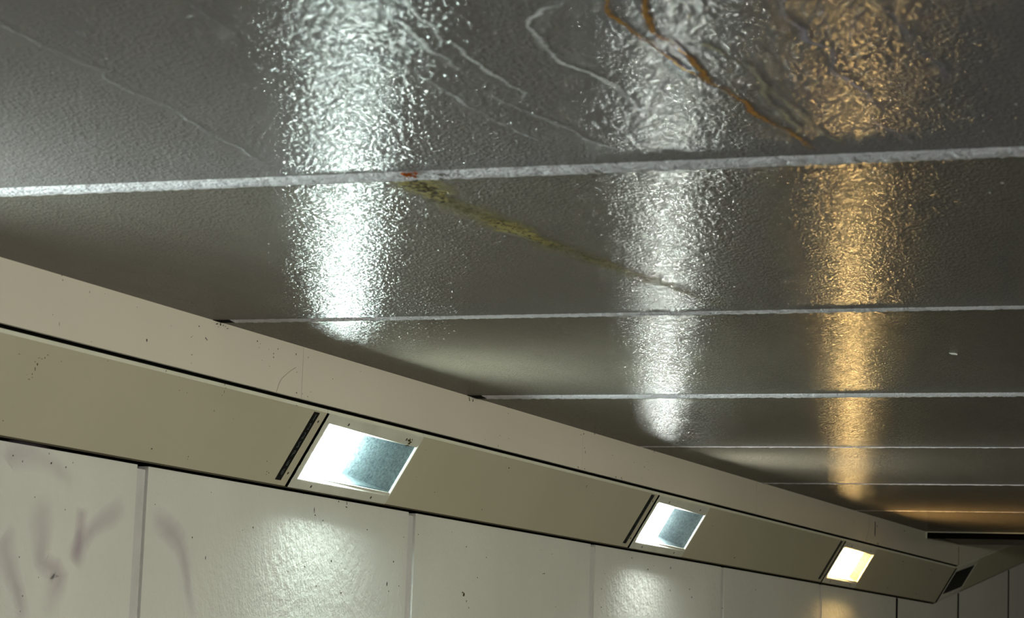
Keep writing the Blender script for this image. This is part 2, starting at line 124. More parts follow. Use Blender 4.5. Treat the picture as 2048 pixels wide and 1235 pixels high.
class NT:
    def __init__(self, name):
        self.m = bpy.data.materials.new(name)
        self.m.use_nodes = True
        self.t = self.m.node_tree
        self.t.nodes.clear()
        self.out = self.n('ShaderNodeOutputMaterial')
    def n(self, kind, **kw):
        nd = self.t.nodes.new(kind)
        for k, v in kw.items():
            setattr(nd, k, v)
        return nd
    def l(self, a, b):
        self.t.links.new(a, b)
    def pos(self):
        return self.n('ShaderNodeTexCoord').outputs['Object']
    def mapped(self, scale=(1, 1, 1), rot=(0, 0, 0)):
        mp = self.n('ShaderNodeMapping')
        mp.inputs['Scale'].default_value = scale
        mp.inputs['Rotation'].default_value = rot
        self.l(self.pos(), mp.inputs['Vector'])
        return mp.outputs[0]
    def noise(self, scale, detail=4, rough=0.5, vec=None, dist=0.0):
        nd = self.n('ShaderNodeTexNoise')
        nd.inputs['Scale'].default_value = scale
        nd.inputs['Detail'].default_value = detail
        nd.inputs['Roughness'].default_value = rough
        nd.inputs['Distortion'].default_value = dist
        self.l(vec if vec is not None else self.pos(), nd.inputs['Vector'])
        return nd.outputs['Fac']
    def voro(self, scale, vec=None, feature='F1'):
        nd = self.n('ShaderNodeTexVoronoi', feature=feature)
        nd.inputs['Scale'].default_value = scale
        self.l(vec if vec is not None else self.pos(), nd.inputs['Vector'])
        return nd.outputs['Distance']
    def ramp(self, fac, stops):
        nd = self.n('ShaderNodeValToRGB')
        cr = nd.color_ramp
        while len(cr.elements) < len(stops): cr.elements.new(0.5)
        for e, (p, c) in zip(cr.elements, stops):
            e.position = p
            e.color = (c, c, c, 1) if not isinstance(c, tuple) else (*c, 1)
        self.l(fac, nd.inputs[0])
        return nd.outputs[0]
    def mix(self, fac, a, b, mode='MIX'):
        nd = self.n('ShaderNodeMix', data_type='RGBA', blend_type=mode)
        for s, v in ((nd.inputs[0], fac), (nd.inputs[6], a), (nd.inputs[7], b)):
            if isinstance(v, (int, float)): s.default_value = v
            elif isinstance(v, tuple): s.default_value = (*v, 1)
            else: self.l(v, s)
        return nd.outputs[2]
    def math(self, op, a, b=0.0, clamp=False):
        nd = self.n('ShaderNodeMath', operation=op, use_clamp=clamp)
        for s, v in ((nd.inputs[0], a), (nd.inputs[1], b)):
            if isinstance(v, (int, float)): s.default_value = v
            else: self.l(v, s)
        return nd.outputs[0]
    def bump(self, height, strength, dist, normal=None):
        nd = self.n('ShaderNodeBump')
        nd.inputs['Strength'].default_value = strength
        nd.inputs['Distance'].default_value = dist
        self.l(height, nd.inputs['Height'])
        if normal is not None: self.l(normal, nd.inputs['Normal'])
        return nd.outputs[0]
    def pbr(self, color, rough=0.5, metal=0.0, spec=0.5, normal=None, alpha=None):
        b = self.n('ShaderNodeBsdfPrincipled')
        for key, v in (('Base Color', color), ('Roughness', rough), ('Metallic', metal), ('Specular IOR Level', spec), ('Alpha', alpha)):
            if v is None: continue
            s = b.inputs[key]
            if isinstance(v, (int, float)): s.default_value = v
            elif isinstance(v, tuple): s.default_value = (*v, 1)
            else: self.l(v, s)
        if normal is not None: self.l(normal, b.inputs['Normal'])
        self.l(b.outputs[0], self.out.inputs[0])
        return self.m

def mat_ceiling(name, tint):
    CEIL_A, CEIL_B, CEIL_C = [tuple(a * b for a, b in zip(c, tint)) for c in CEIL_COLS]
    t = NT(name)
    big = t.noise(1.3, 3, vec=t.mapped((1.0, 0.5, 1)))
    brush = t.noise(14, 4, 0.6, vec=t.mapped((1, 0.25, 1)))
    c = t.mix(t.ramp(big, [(0.3, 0.0), (0.7, 1.0)]), CEIL_A, CEIL_B)
    c = t.mix(t.math('MULTIPLY', t.ramp(brush, [(0.35, 0.0), (0.75, 1.0)]), 0.25), c, CEIL_C)
    pit = t.voro(90)
    pits = t.ramp(pit, [(0.0, 1.0), (0.09, 0.0)])
    keep = t.ramp(t.noise(23, 2), [(0.55, 0.0), (0.62, 1.0)])
    c = t.mix(t.math('MULTIPLY', pits, t.math('MULTIPLY', keep, 0.6)), c, (0.10, 0.09, 0.08))
    grain = t.noise(GRAIN_S, 1.5, 0.5)
    beads = t.ramp(t.voro(110), [(0.0, 1.0), (0.35, 0.0)])
    grit = t.noise(40, 2, 0.5, vec=t.mapped((1, 0.8, 1)))
    wave = t.noise(7, 2, 0.5)
    n = t.bump(grain, 1.0, GRAIN)
    n = t.bump(beads, 1.0, BEAD, n)
    n = t.bump(grit, 1.0, GRIT, n)
    n = t.bump(wave, 1.0, WAVE, n)
    d = t.n('ShaderNodeBsdfDiffuse')
    t.l(c, d.inputs['Color']); t.l(n, d.inputs['Normal'])
    g = t.n('ShaderNodeBsdfAnisotropic', distribution='BECKMANN')
    g.inputs['Color'].default_value = (1, 1, 1, 1)
    t.l(t.ramp(t.noise(30, 3), [(0.3, CEIL_R[0]), (0.7, CEIL_R[1])]), g.inputs['Roughness'])
    t.l(n, g.inputs['Normal'])
    fr = t.n('ShaderNodeFresnel'); fr.inputs[0].default_value = CEIL_IOR
    t.l(n, fr.inputs['Normal'])
    mx = t.n('ShaderNodeMixShader')
    t.l(t.math('MULTIPLY', fr.outputs[0], CEIL_SPEC), mx.inputs[0]); t.l(d.outputs[0], mx.inputs[1]); t.l(g.outputs[0], mx.inputs[2])
    t.l(mx.outputs[0], t.out.inputs[0])
    return t.m

def paint(name, ca, cb, rough, spec, grain_scale, grain, big=1.5, stretch=(1, 1, 1), fleck=0.0, coarse=0.0):
    t = NT(name)
    f = t.noise(big, 4, 0.55, vec=t.mapped(stretch))
    c = t.mix(t.ramp(f, [(0.3, 0.0), (0.7, 1.0)]), ca, cb)
    if fleck:
        d = t.ramp(t.voro(31), [(0.0, 1.0), (0.05, 0.0)])
        k = t.ramp(t.noise(7, 2), [(0.52, 0.0), (0.6, 1.0)])
        c = t.mix(t.math('MULTIPLY', d, t.math('MULTIPLY', k, fleck)), c, (0.05, 0.04, 0.03))
    g = t.noise(grain_scale, 4, 0.6)
    n = t.bump(g, 1.0, grain)
    if coarse:
        n = t.bump(t.noise(grain_scale * 0.3, 2), 1.0, coarse, n)
    return t.pbr(c, rough, spec=spec, normal=n)

def plain(name, c, rough=0.5, metal=0.0, spec=0.5):
    t = NT(name)
    f = t.noise(40, 3)
    cc = t.mix(t.math('MULTIPLY', f, 0.4), c, tuple(x * 0.6 for x in c))
    return t.pbr(cc, rough, metal, spec)

def emitter(name, c, s):
    t = NT(name)
    e = t.n('ShaderNodeEmission')
    e.inputs[0].default_value = (*c, 1)
    e.inputs[1].default_value = s
    t.l(e.outputs[0], t.out.inputs[0])
    return t.m

def thin_glass():
    t = NT('lamp_glass')
    fr = t.n('ShaderNodeFresnel'); fr.inputs[0].default_value = 1.5
    n = t.bump(t.noise(160, 3, 0.6), 1.0, 0.0008)
    g = t.n('ShaderNodeBsdfGlossy'); g.inputs['Roughness'].default_value = 0.12
    t.l(n, g.inputs['Normal'])
    tr = t.n('ShaderNodeBsdfTransparent'); tr.inputs[0].default_value = (0.93, 0.96, 0.95, 1)
    mx = t.n('ShaderNodeMixShader')
    geo = t.n('ShaderNodeNewGeometry')
    front = t.math('SUBTRACT', 1.0, geo.outputs['Backfacing'])
    t.l(t.math('MULTIPLY', fr.outputs[0], front), mx.inputs[0]); t.l(tr.outputs[0], mx.inputs[1]); t.l(g.outputs[0], mx.inputs[2])
    t.l(mx.outputs[0], t.out.inputs[0])
    return t.m

def stain(name, ca, cb, rough, edge=0.45, nscale=60, specks=None, bumpy=0.0, streak=(1, 1, 1), spec=0.5, wobble=1.5):
    t = NT(name)
    uv = t.n('ShaderNodeAttribute', attribute_name='across')
    al = t.n('ShaderNodeAttribute', attribute_name='strength')
    v = t.math('ABSOLUTE', uv.outputs['Fac'])
    nz = t.noise(nscale, 4, 0.6, vec=t.mapped(streak))
    wob = t.math('ADD', v, t.math('MULTIPLY', t.math('SUBTRACT', nz, 0.5), wobble))
    a = t.ramp(wob, [(0.15, 1.0), (0.15 + edge * 1.7, 0.0)])
    a = t.math('MULTIPLY', a, al.outputs['Fac'])
    c = t.mix(t.ramp(t.noise(nscale * 0.6, 3), [(0.35, 0.0), (0.65, 1.0)]), ca, cb)
    if specks:
        d = t.ramp(t.voro(125), [(0.16, 1.0), (0.34, 0.0)])
        k = t.ramp(t.noise(60, 2), [(0.42, 0.0), (0.55, 1.0)])
        dk = t.math('MULTIPLY', d, k)
        dk = t.math('MULTIPLY', dk, t.ramp(v, [(0.2, 1.0), (0.75, 0.0)]))
        fade = t.ramp(al.outputs['Fac'], [(0.2, 0.0), (0.6, 1.0)])
        dk = t.math('MULTIPLY', dk, fade)
        c = t.mix(dk, c, specks)
        a = t.math('MAXIMUM', a, t.math('MULTIPLY', dk, 0.9))
    n = t.bump(t.noise(200, 3, 0.6), 1.0, bumpy) if bumpy else None
    return t.pbr(c, rough, spec=spec, normal=n, alpha=a)

def catmull(P, step):
    out = []
    P = [P[0]] + list(P) + [P[-1]]
    for i in range(1, len(P) - 2):
        p0, p1, p2, p3 = P[i - 1:i + 3]
        n = max(2, int(math.dist(p1, p2) / step))
        for k in range(n):
            t = k / n
            out.append(tuple(0.5 * (2 * b + (c - a) * t + (2 * a - 5 * b + 4 * c - d) * t * t + (3 * b - a - 3 * c + d) * t ** 3) for a, b, c, d in zip(p0, p1, p2, p3)))
    out.append(P[-2])
    return out

def ribbon(name, m, pts, width, strength, fn, parent, fade=(0.08, 0.2), jitter=0.0, step=0.02, taper=None):
    P = catmull(pts, step)
    n = len(P)
    seed = rng.random() * 100
    vs, fs, ac, st = [], [], [], []
    for i, (x, y) in enumerate(P):
        a = P[max(0, i - 1)]; b = P[min(n - 1, i + 1)]
        dx, dy = b[0] - a[0], b[1] - a[1]
        l = math.hypot(dx, dy) or 1
        nx, ny = -dy / l, dx / l
        j = jitter * (math.sin(i * 0.9 + seed) + 0.7 * math.sin(i * 2.3 + seed * 2))
        u = i / (n - 1)
        w = width * (1 + 0.35 * math.sin(i * 0.55 + seed) * math.sin(i * 0.17 + seed))
        if taper: w *= taper[0] + (taper[1] - taper[0]) * u
        s = strength * min(1, u / max(fade[0], 1e-6)) * min(1, (1 - u) / max(fade[1], 1e-6)) * (0.85 + 0.3 * math.sin(i * 0.31 + seed * 3))
        for k in (-1, 0, 1):
            vs.append(fn(x + nx * (k * w + j), y + ny * (k * w + j))); ac.append(float(k)); st.append(max(0.0, s))
    for i in range(n - 1):
        for k in (0, 1):
            q = i * 3 + k
            fs.append((q, q + 1, q + 4, q + 3))
    me = bpy.data.meshes.new(name)
    me.from_pydata(vs, [], fs)
    for nm, data in (('across', ac), ('strength', st)):
        at = me.attributes.new(nm, 'FLOAT', 'POINT')
        at.data.foreach_set('value', data)
    me.materials.append(m)
    return link(bpy.data.objects.new(name, me), parent)

def flecks(name, m, items, fn, nrm, parent, seg=7, jag=1.0, grow=0.8):
    b = MB()
    for a, c, ua, uc, wa, wc in items:
        o = Vector(fn(a, c)); u = (Vector(fn(a + ua, c + uc)) - o) * grow; w = (Vector(fn(a + wa, c + wc)) - o) * grow
        b.disc(o, u, w, nrm, seg, 0.0004, jag)
    o = b.build(name, m, parent)
    o['kind'] = 'stuff'
    return o

# ------------------------------------------------------------------ materials
CEIL_COLS = (0.148, 0.132, 0.126), (0.185, 0.166, 0.158), (0.108, 0.096, 0.092)
CEIL_IOR = 1.38
CEIL_SPEC = 0.34
CEIL_R = (0.09, 0.14)
GRAIN_S, GRAIN, BEAD, GRIT, WAVE = 128, 0.0025, 0.0018, 0.0005, 0.0004
M_CEIL_NEAR = mat_ceiling('ceiling_falloff_near', (1.22, 1.22, 1.30))  # slab tints paint the light falling off along the tunnel
M_CEIL_MID = mat_ceiling('ceiling_falloff_mid', (1.0, 0.98, 0.95))
M_CEIL = mat_ceiling('ceiling_falloff_far', (0.78, 0.74, 0.62))  # darker, browner tint: weaker light on the far slabs, put into the colour
M_CAULK = paint('joint_filler_paint', (0.84, 0.79, 0.85), (0.90, 0.85, 0.91), 0.85, 0.1, 180, 0.008, 20, coarse=0.010)
M_FASCIA = paint('upper_band_paint', (0.64, 0.59, 0.52), (0.70, 0.645, 0.565), 0.30, 0.5, 60, 0.00025, 1.2, (1, 1, 1), 0.5)
M_PANEL = paint('cover_panel_paint', (0.47, 0.435, 0.335), (0.53, 0.49, 0.38), 0.38, 0.5, 240, 0.0004, 1.0, (1, 1, 1), 0.25)
M_LIP = paint('panel_lip_paint', (0.72, 0.71, 0.62), (0.62, 0.61, 0.52), 0.45, 0.4, 200, 0.0008, 6)
M_WALL = paint('lower_wall_paint', (0.60, 0.595, 0.57), (0.68, 0.67, 0.635), 0.5, 0.14, 110, 0.0024, 1.6, (1, 1, 0.4), 0.35, coarse=0.004)
M_WJOINT = paint('wall_joint_paint', (0.50, 0.48, 0.49), (0.60, 0.575, 0.59), 0.5, 0.4, 120, 0.003, 8)
M_FRAME = paint('lamp_frame_paint', (0.56, 0.55, 0.49), (0.66, 0.65, 0.58), 0.45, 0.4, 120, 0.0006, 9)
M_CORE = plain('dark_core', (0.02, 0.018, 0.016), 0.9, spec=0.1)
M_FLOOR = paint('floor_asphalt', (0.025, 0.024, 0.023), (0.038, 0.036, 0.034), 0.7, 0.3, 60, 0.002, 2)
M_BLACK = plain('black_rubber_shade', (0.004, 0.004, 0.004), 0.9, spec=0.03)  # rubber parts and dark joints, also strips that paint shade in gaps
M_STRIPB = plain('black_label', (0.008, 0.009, 0.010), 0.35, spec=0.4)
M_LETTER = plain('label_letters', (0.10, 0.12, 0.12), 0.6)
M_EDGE = plain('brown_edge', (0.10, 0.085, 0.06), 0.8, spec=0.1)  # dark brown strip along the bottom edges
M_DIRT = plain('dirt', (0.018, 0.014, 0.010), 0.8, spec=0.2)
M_MOLD = plain('mould', (0.07, 0.05, 0.016), 0.9, spec=0.1)
M_CRACK = plain('crack_stain', (0.20, 0.16, 0.09), 0.9, spec=0.1)
M_CHIP = plain('white_chip', (0.75, 0.75, 0.72), 0.6)
M_SCREW = plain('screw_metal', (0.12, 0.11, 0.09), 0.5, 0.6)
M_REFL = None
t = NT('reflector_metal')
M_REFL = t.pbr(t.mix(t.ramp(t.noise(120, 3, 0.7), [(0.35, 0.0), (0.7, 1.0)]), (0.075, 0.10, 0.115), (0.21, 0.26, 0.28)), 0.35, 0.6, 0.5, t.bump(t.noise(330, 3, 0.6), 1.0, 0.003))
M_GLASS = thin_glass()
M_DEAD = plain('dark_glass', (0.012, 0.012, 0.010), 0.25)
M_LIME = stain('lime_streak', (0.60, 0.57, 0.61), (0.74, 0.72, 0.75), 0.35, 0.45, 90, bumpy=0.003, spec=0.3)
M_LILAC = stain('pale_streak', (0.42, 0.37, 0.44), (0.50, 0.45, 0.53), 0.6, 0.4, 90, spec=0.2)
M_RUST = stain('rust_streak', (0.50, 0.235, 0.012), (0.36, 0.14, 0.008), 0.6, 0.5, 70, spec=0.12)
M_KHAKI = stain('khaki_streak', (0.36, 0.31, 0.22), (0.44, 0.39, 0.29), 0.6, 0.4, 70, spec=0.2)
M_ALGAE = stain('algae_streak', (0.40, 0.30, 0.055), (0.46, 0.37, 0.10), 0.65, 0.75, 30, specks=(0.04, 0.018, 0.004), spec=0.12)
M_GRAF = stain('faded_spray', (0.46, 0.33, 0.46), (0.50, 0.38, 0.50), 0.45, 0.55, 10, spec=0.3, wobble=0.7)
M_TUBE = {'cool': emitter('lamp_cool', COOL, LAMP_LEFT), 'neutral': emitter('lamp_neutral', NEUTRAL, LAMP_LEFT), 'amber': emitter('lamp_amber', AMBER, LAMP_LEFT * 1.1),
          'right': emitter('fill_opposite', (1.0, 0.92, 0.84), FILL_RIGHT), 'olive': emitter('fill_opposite_warm', (1.0, 0.93, 0.66), FILL_RIGHT)}  # these two feed the added, unseen fill lamps

# ------------------------------------------------------------------ ceiling
b = MB()
b.box(FX - 0.35, XR + 0.35, -3.2, YC, H + 0.05, H + 0.25)
ceiling = tag(b.build('ceiling', M_CORE), kind='structure')
JOINT = {-1: (0.064, 0.0045), 0: (0.040, 0.0026), 1: (0.075, 0.0050), 2: (0.022, 0.0014), 3: (0.028, 0.0020), 4: (0.014, 0.0008)}
for k in range(-5, 5):
    w0 = JOINT.get(k, (0.02, 0.006))[0]
    ya = Y0 + k * S + w0 if k > -5 else -3.0
    yb = Y0 + (k + 1) * S
    b = MB()
    b.box(FX - 0.012, XR + 0.01, ya, yb, H, H + 0.05)
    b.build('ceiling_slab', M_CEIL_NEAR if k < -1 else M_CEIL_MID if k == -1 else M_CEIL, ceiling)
    if k == -5: continue
    w, d = JOINT.get(k, (0.02, 0.006))
    y = Y0 + k * S
    xs = FX + (0.045 if k in (0, 1) else 0.0 if k > 1 else 0.01)
    x1 = XR
    n = int((x1 - xs) / (0.006 if k <= 1 else 0.012))
    vs, fs = [], []
    for i in range(n + 1):
        x = xs + (x1 - xs) * i / n
        lump = lambda q: 1.6 * q * (rng.random() - 0.5)
        rise = min(1.0, i * 0.006 / 0.05)
        prof = [(y - 0.004 + lump(0.003), H + 0.0004), (y + 0.1 * w + lump(0.004), H - 0.2 * d - 0.0006 + lump(0.0012)), (y + 0.35 * w, H - 0.7 * d + lump(0.0018)),
                (y + 0.6 * w, H - d + lump(0.002)), (y + 0.85 * w, H - 0.8 * d + lump(0.0018)), (y + w + lump(0.003), H - 0.2 * d - 0.0005 + lump(0.001)), (y + w + 0.004 + lump(0.003), H + 0.0006)]
        vs += [(x, py, pz) for py, pz in prof]
    for i in range(n):
        for j in range(6):
            q = i * 7 + j
            fs.append((q, q + 1, q + 8, q + 7))
    b = MB(); b.add(vs, fs)
    b.build('joint_filler', M_CAULK, ceiling, smooth=True)

b = MB(); b.box(FX - 0.012, XR + 0.01, Y0 + 5 * S + 0.004, YC, H - 0.017, H + 0.05)
b.build('ceiling_slab', M_CEIL, ceiling)
cz = lambda dz: (lambda x, y: (x, y, H - dz))
STREAK_MAT = {'lime': (M_LIME, 'mineral_streak'), 'lilac': (M_LILAC, 'mineral_streak'), 'rust': (M_RUST, 'rust_streak'), 'khaki': (M_KHAKI, 'mineral_streak'), 'algae': (M_ALGAE, 'algae_streak')}
for i, (key, (kind, pts, w, al)) in enumerate(CEIL.items()):
    m, nm = STREAK_MAT[kind]
    if kind == 'algae':
        ribbon(nm, m, pts, w * 1.35, al, cz(0.0006 + i * 0.00003), ceiling, (0.01, 0.6), 0.001, 0.02, (1.25, 0.8))
    else:
        ribbon(nm, m, pts, w * (0.7 if kind == 'rust' else 0.75), al, cz(0.0006 + i * 0.00003), ceiling, (0.04, 0.12), 0.0018, 0.012)
trail = catmull(CEIL['P'][1], 0.01)
b = MB()
for i in range(520):
    u = rng.random() ** 1.7
    a, c = trail[int(u * 0.8 * (len(trail) - 1))]
    r = rng.uniform(0.0010, 0.0034) * (1.25 - 0.6 * u)
    b.disc((a + rng.gauss(0, 0.011), c + rng.gauss(0, 0.006), H - 0.0014), (r, 0, 0), (0, r * 1.5, 0), (0, 0, -1), 6, 0.0003, 0.8)
o = b.build('algae_speck', plain('algae_dark', (0.05, 0.028, 0.006), 0.8, spec=0.1), ceiling); o['kind'] = 'stuff'
for k in (0, 1):
    w, d = JOINT[k]
    y = Y0 + k * S
    b = MB(); b.prism([(FX - 0.002, y - 0.003), (FX + 0.046, y), (FX + 0.040, y + w), (FX - 0.002, y + w + 0.002)], lambda x, z: (x, z, H - 0.0009), lambda x, z: (x, z, H + 0.03))
    b.build('gap_shade_plug', M_BLACK, ceiling)  # solid black plug paints the shade of the unfilled joint end
flecks('dirt_speck', M_DIRT, CSP, cz(0.0012), (0, 0, -1), ceiling)
flecks('paint_chip', M_CHIP, WHT, cz(0.0012), (0, 0, -1), ceiling, grow=0.8)
b = MB()
b.add([(-1.262, 6.108, H - 0.0025), (-1.249, 6.112, H - 0.003), (-1.252, 6.094, H - 0.0015), (-1.265, 6.090, H - 0.001),
       (-1.262, 6.108, H + 0.001), (-1.249, 6.112, H + 0.001), (-1.252, 6.094, H + 0.001), (-1.265, 6.090, H + 0.001)],
      [(0, 1, 2, 3), (4, 7, 6, 5), (0, 4, 5, 1), (1, 5, 6, 2), (2, 6, 7, 3), (3, 7, 4, 0)])
b.build('paint_flake', M_CHIP, ceiling)
# rust lump where the brown trail leaves the nearest joint
b = MB()
for i in range(14):
    a, c = rng.gauss(-1.677, 0.006), rng.uniform(3.735, 3.765)
    b.disc((a, c, H - 0.003), (rng.uniform(0.002, 0.005), 0, 0), (0, rng.uniform(0.004, 0.009), 0), (0, 0, -1), 7, 0.003, 0.8)
o = b.build('rust_crumb', plain('rust_lump', (0.34, 0.075, 0.006), 0.9, spec=0.1), ceiling); o['kind'] = 'stuff'
b = MB()
for i in range(16):
    a, c = rng.gauss(-1.640, 0.02), rng.uniform(3.74, 3.79)
    b.disc((a, c, H - 0.0035), (rng.uniform(0.001, 0.004), 0, 0), (0, rng.uniform(0.003, 0.008), 0), (0, 0, -1), 7, 0.001, 0.8)
o = b.build('rust_crumb', M_MOLD, ceiling); o['kind'] = 'stuff'

# bar across the ceiling before the ramp, and the last slab behind it
b = MB(); b.box(FX + 0.004, XR, 13.346, 13.362, H - 0.034, H + 0.001)
bar = tag(b.build('ceiling_bar', M_BLACK), 'black bar across the ceiling just before the tunnel bends up, right edge of the photo', 'bar')
b = MB(); b.box(FX + 0.001, XR, 13.332, 13.345, H - 0.0035, H + 0.001); b.box(FX + 0.0005, FX + 0.004, 13.336, 13.362, H - 0.036, H - 0.001)
b.build('edge_trim', M_LIP, bar)

# ------------------------------------------------------------------ left wall
b = MB()
b.box(-3.35, -3.10, -3.2, YC, FLOOR, H + 0.2)
b.box(-3.35, -3.10, YC, 30, FLOOR, 3.2)
b.box(-3.10, -3.04, -3.2, YC, FLOOR, 0.36)
wall = tag(b.build('wall_left', M_CORE), kind='structure')
WT = 0.4470
k0 = -5
for k in range(k0, 13):
    ya = W0 + k * S + 0.052; yb = W0 + (k + 1) * S
    top = WT
    b = MB()
    if yb <= YC:
        b.box(-3.05, WX, ya, yb, FLOOR, top)
    else:
        f = lambda y: WT + max(0, (y - YC)) * math.tan(PHI)
        for y1, y2 in ((ya, min(max(ya, YC), yb)), (max(ya, YC), yb)):
            if y2 - y1 < 1e-3: continue
            vs = [(x, y, z) for x in (-3.05, WX) for y in (y1, y2) for z in (FLOOR, f(y))]
            b.add(vs, [(0, 1, 3, 2), (4, 6, 7, 5), (0, 4, 5, 1), (2, 3, 7, 6), (0, 2, 6, 4), (1, 5, 7, 3)])
    b.build('wall_panel', M_WALL, wall)
    if k < 5:
        b = MB(); y = W0 + k * S
        b.box(-3.05, WX - (0.008 if k < 2 else 0.004), y, y + 0.052, FLOOR, WT - 0.008)
        b.build('joint_strip', M_WJOINT, wall)
    else:
        b = MB(); y = W0 + k * S + 0.012
        b.box(-3.05, WX - 0.001, y - 0.012, y + 0.040, FLOOR, WT - 0.002 + max(0, y - YC) * math.tan(PHI))
        b.build('joint_strip', M_BLACK, wall)
# upper band sheets
EDGES = [-3.0, -0.51, 1.60, 3.71, 5.83, 7.959, 10.07, 12.174, YC]
for i in range(len(EDGES) - 1):
    b = MB()
    g = 0.0012 if i < 6 else 0.003
    b.box(FX - 0.012, FX, EDGES[i] + g, EDGES[i + 1] - (0.0003 if i < 6 else 0.0), 0.6663, H)
    b.build('upper_band_sheet', M_FASCIA, wall)
def ramp_pt(x, y, z):      # beyond YC everything climbs
    return (x, YC + y, z + y * math.tan(PHI))
for i in range(5):
    b = MB()
    b.box(FX - 0.012, FX, i * 2.11 + 0.001, (i + 1) * 2.11 - 0.001, 0.6663, H + 0.9, ramp_pt)
    b.build('upper_band_sheet', M_FASCIA, wall)
fx = lambda y, z: (FX + 0.0004, y, z)
wx = lambda y, z: (WX + 0.0006, y, z)
flecks('dirt_speck', M_DIRT, FSP, fx, (1, 0, 0), wall)
flecks('dirt_speck', M_DIRT, WSP, wx, (1, 0, 0), wall)
flecks('mould_speck', M_MOLD, WMOLD, wx, (1, 0, 0), wall)
for i, (key, (pts, w, al)) in enumerate(GRAF.items()):
    gx = 0.0007 + 0.0001 * i
    ribbon('faded_spray_stroke', M_GRAF, pts, w * 0.8, al * 0.85, (lambda y, z, gx=gx: (WX + gx, y, z)), wall, (0.15, 0.25), 0.0, 0.03)
# hairline cracks in the upper band
def crack(P, w=0.0006):
    b = MB()
    for (y1, z1), (y2, z2) in zip(P, P[1:]):
        l = math.hypot(y2 - y1, z2 - z1); ny, nz = -(z2 - z1) / l * w, (y2 - y1) / l * w
        b.add([fx(y1 - ny, z1 - nz), fx(y2 - ny, z2 - nz), fx(y2 + ny, z2 + nz), fx(y1 + ny, z1 + nz)], [(0, 1, 2, 3)])
    b.build('hairline_crack', M_CRACK, wall)
crack([(5.688, 0.668), (5.700, 0.690), (5.715, 0.705), (5.745, 0.722), (5.766, 0.732), (5.790, 0.742)])
crack([(11.985, 0.668), (12.02, 0.70), (12.045, 0.735), (12.06, 0.765), (12.05, 0.785)], 0.0012)
b = MB(); b.box(FX - 0.001, FX + 0.0006, 12.168, 12.179, 0.705, 0.775)
b.build('sheet_gap', M_BLACK, wall)
b = MB(); b.box(FX - 0.001, FX + 0.0006, YC - 0.012, YC + 0.004, 0.67, 0.772)
b.build('sheet_gap', M_CRACK, wall)

# ------------------------------------------------------------------ cover panels and lamps
E_ = Vector((-0.5109, 0, -0.85964)); N_ = Vector((0.85964, 0, -0.5109))
def left_frame(y, t, m):
    return Vector((TX, y, TZ)) + E_ * t + N_ * m
def right_frame(y, t, m):
    p = left_frame(y, t, m)
    return Vector((2 * XC - p.x, p.y, p.z))
def ramp_frame(y, t, m):
    p = left_frame(y, t, m)
    return Vector((p.x, p.y, p.z + (p.y - YC) * math.tan(PHI)))

def extrude_profile(b, prof, ya, yb, mirror=False, ramp=False):
    def at(y):
        def g(x, z):
            xx = 2 * XC - x if mirror else x
            return (xx, y, z + ((y - YC) * math.tan(PHI) if ramp else 0))
        return g
    b.prism(prof, at(ya), at(yb))

PROF_FACE = [(TX, TZ), (BX, BZ), (BX - 0.006, BZ + 0.004), (TX - 0.030, TZ)]
PROF_EDGE = [(BX - 0.0003, BZ - 0.0002), (BX - 0.002, BZ - 0.0035), (BX - 0.010, BZ - 0.003), (BX - 0.010, BZ + 0.003), (BX - 0.001, BZ + 0.001)]
PROF_LIP = [(TX + 0.0004, TZ + 0.009), (TX + 0.0004, TZ), (TX - 0.030, TZ), (TX - 0.030, TZ + 0.009)]
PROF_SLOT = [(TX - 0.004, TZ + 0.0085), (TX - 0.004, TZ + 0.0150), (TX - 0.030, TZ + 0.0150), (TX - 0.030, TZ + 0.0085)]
LETTERS = '122SP66'

def cover_panel(ya, yb, label, fr=left_frame, mirror=False, ramp=False, strip=True, detail=True, tail=0.0):
    b = MB(); extrude_profile(b, PROF_FACE, ya + 0.0015, yb - 0.0015, mirror, ramp)
    root = tag(b.build('cover_panel', M_PANEL), label, 'panel', 'sloping cover panels' )
    b = MB(); extrude_profile(b, PROF_LIP, ya + 0.001, yb - 0.001, mirror, ramp)
    b.build('top_lip', M_LIP, root)
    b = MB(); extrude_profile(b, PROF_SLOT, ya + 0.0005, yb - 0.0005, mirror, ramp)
    b.build('slot_shade', M_BLACK, root)  # black strip paints the deep shade inside the slot
    b = MB(); extrude_profile(b, PROF_EDGE, ya + 0.0015, yb - 0.0015, mirror, ramp)
    b.build('bottom_edge', M_EDGE, root)
    if strip:
        s0 = yb - 0.075
        b = MB()
        b.box(s0, s0 + 0.033, 0.0045, 0.2105, -0.001, 0.0010, fr)
        sp = b.build('number_strip', M_STRIPB, root)
        if detail:
            for j, ch in enumerate(LETTERS):
                cu = bpy.data.curves.new('lettering', 'FONT')
                cu.body = ch; cu.size = 0.027; cu.align_x = 'CENTER'; cu.align_y = 'CENTER'; cu.extrude = 0.0001
                cu.materials.append(M_LETTER)
                tmp = link(bpy.data.objects.new('lettering_curve', cu))
                me = bpy.data.meshes.new_from_object(tmp)
                bpy.data.objects.remove(tmp)
                o = link(bpy.data.objects.new('lettering', me), sp)
                c = fr(s0 + 0.0165, 0.021 + j * 0.0275, 0.0013)
                ex = Vector((0, 1, 0)); ey = (fr(0, 0, 0) - fr(0, 1, 0)).normalized(); ez = ex.cross(ey)
                o.matrix_world = Matrix(((ex.x, ey.x, ez.x, c.x), (ex.y, ey.y, ez.y, c.y), (ex.z, ey.z, ez.z, c.z), (0, 0, 0, 1)))
        for ts in (0.029, 0.187):
            screw(root, fr, yb - 0.024, ts)
    return root

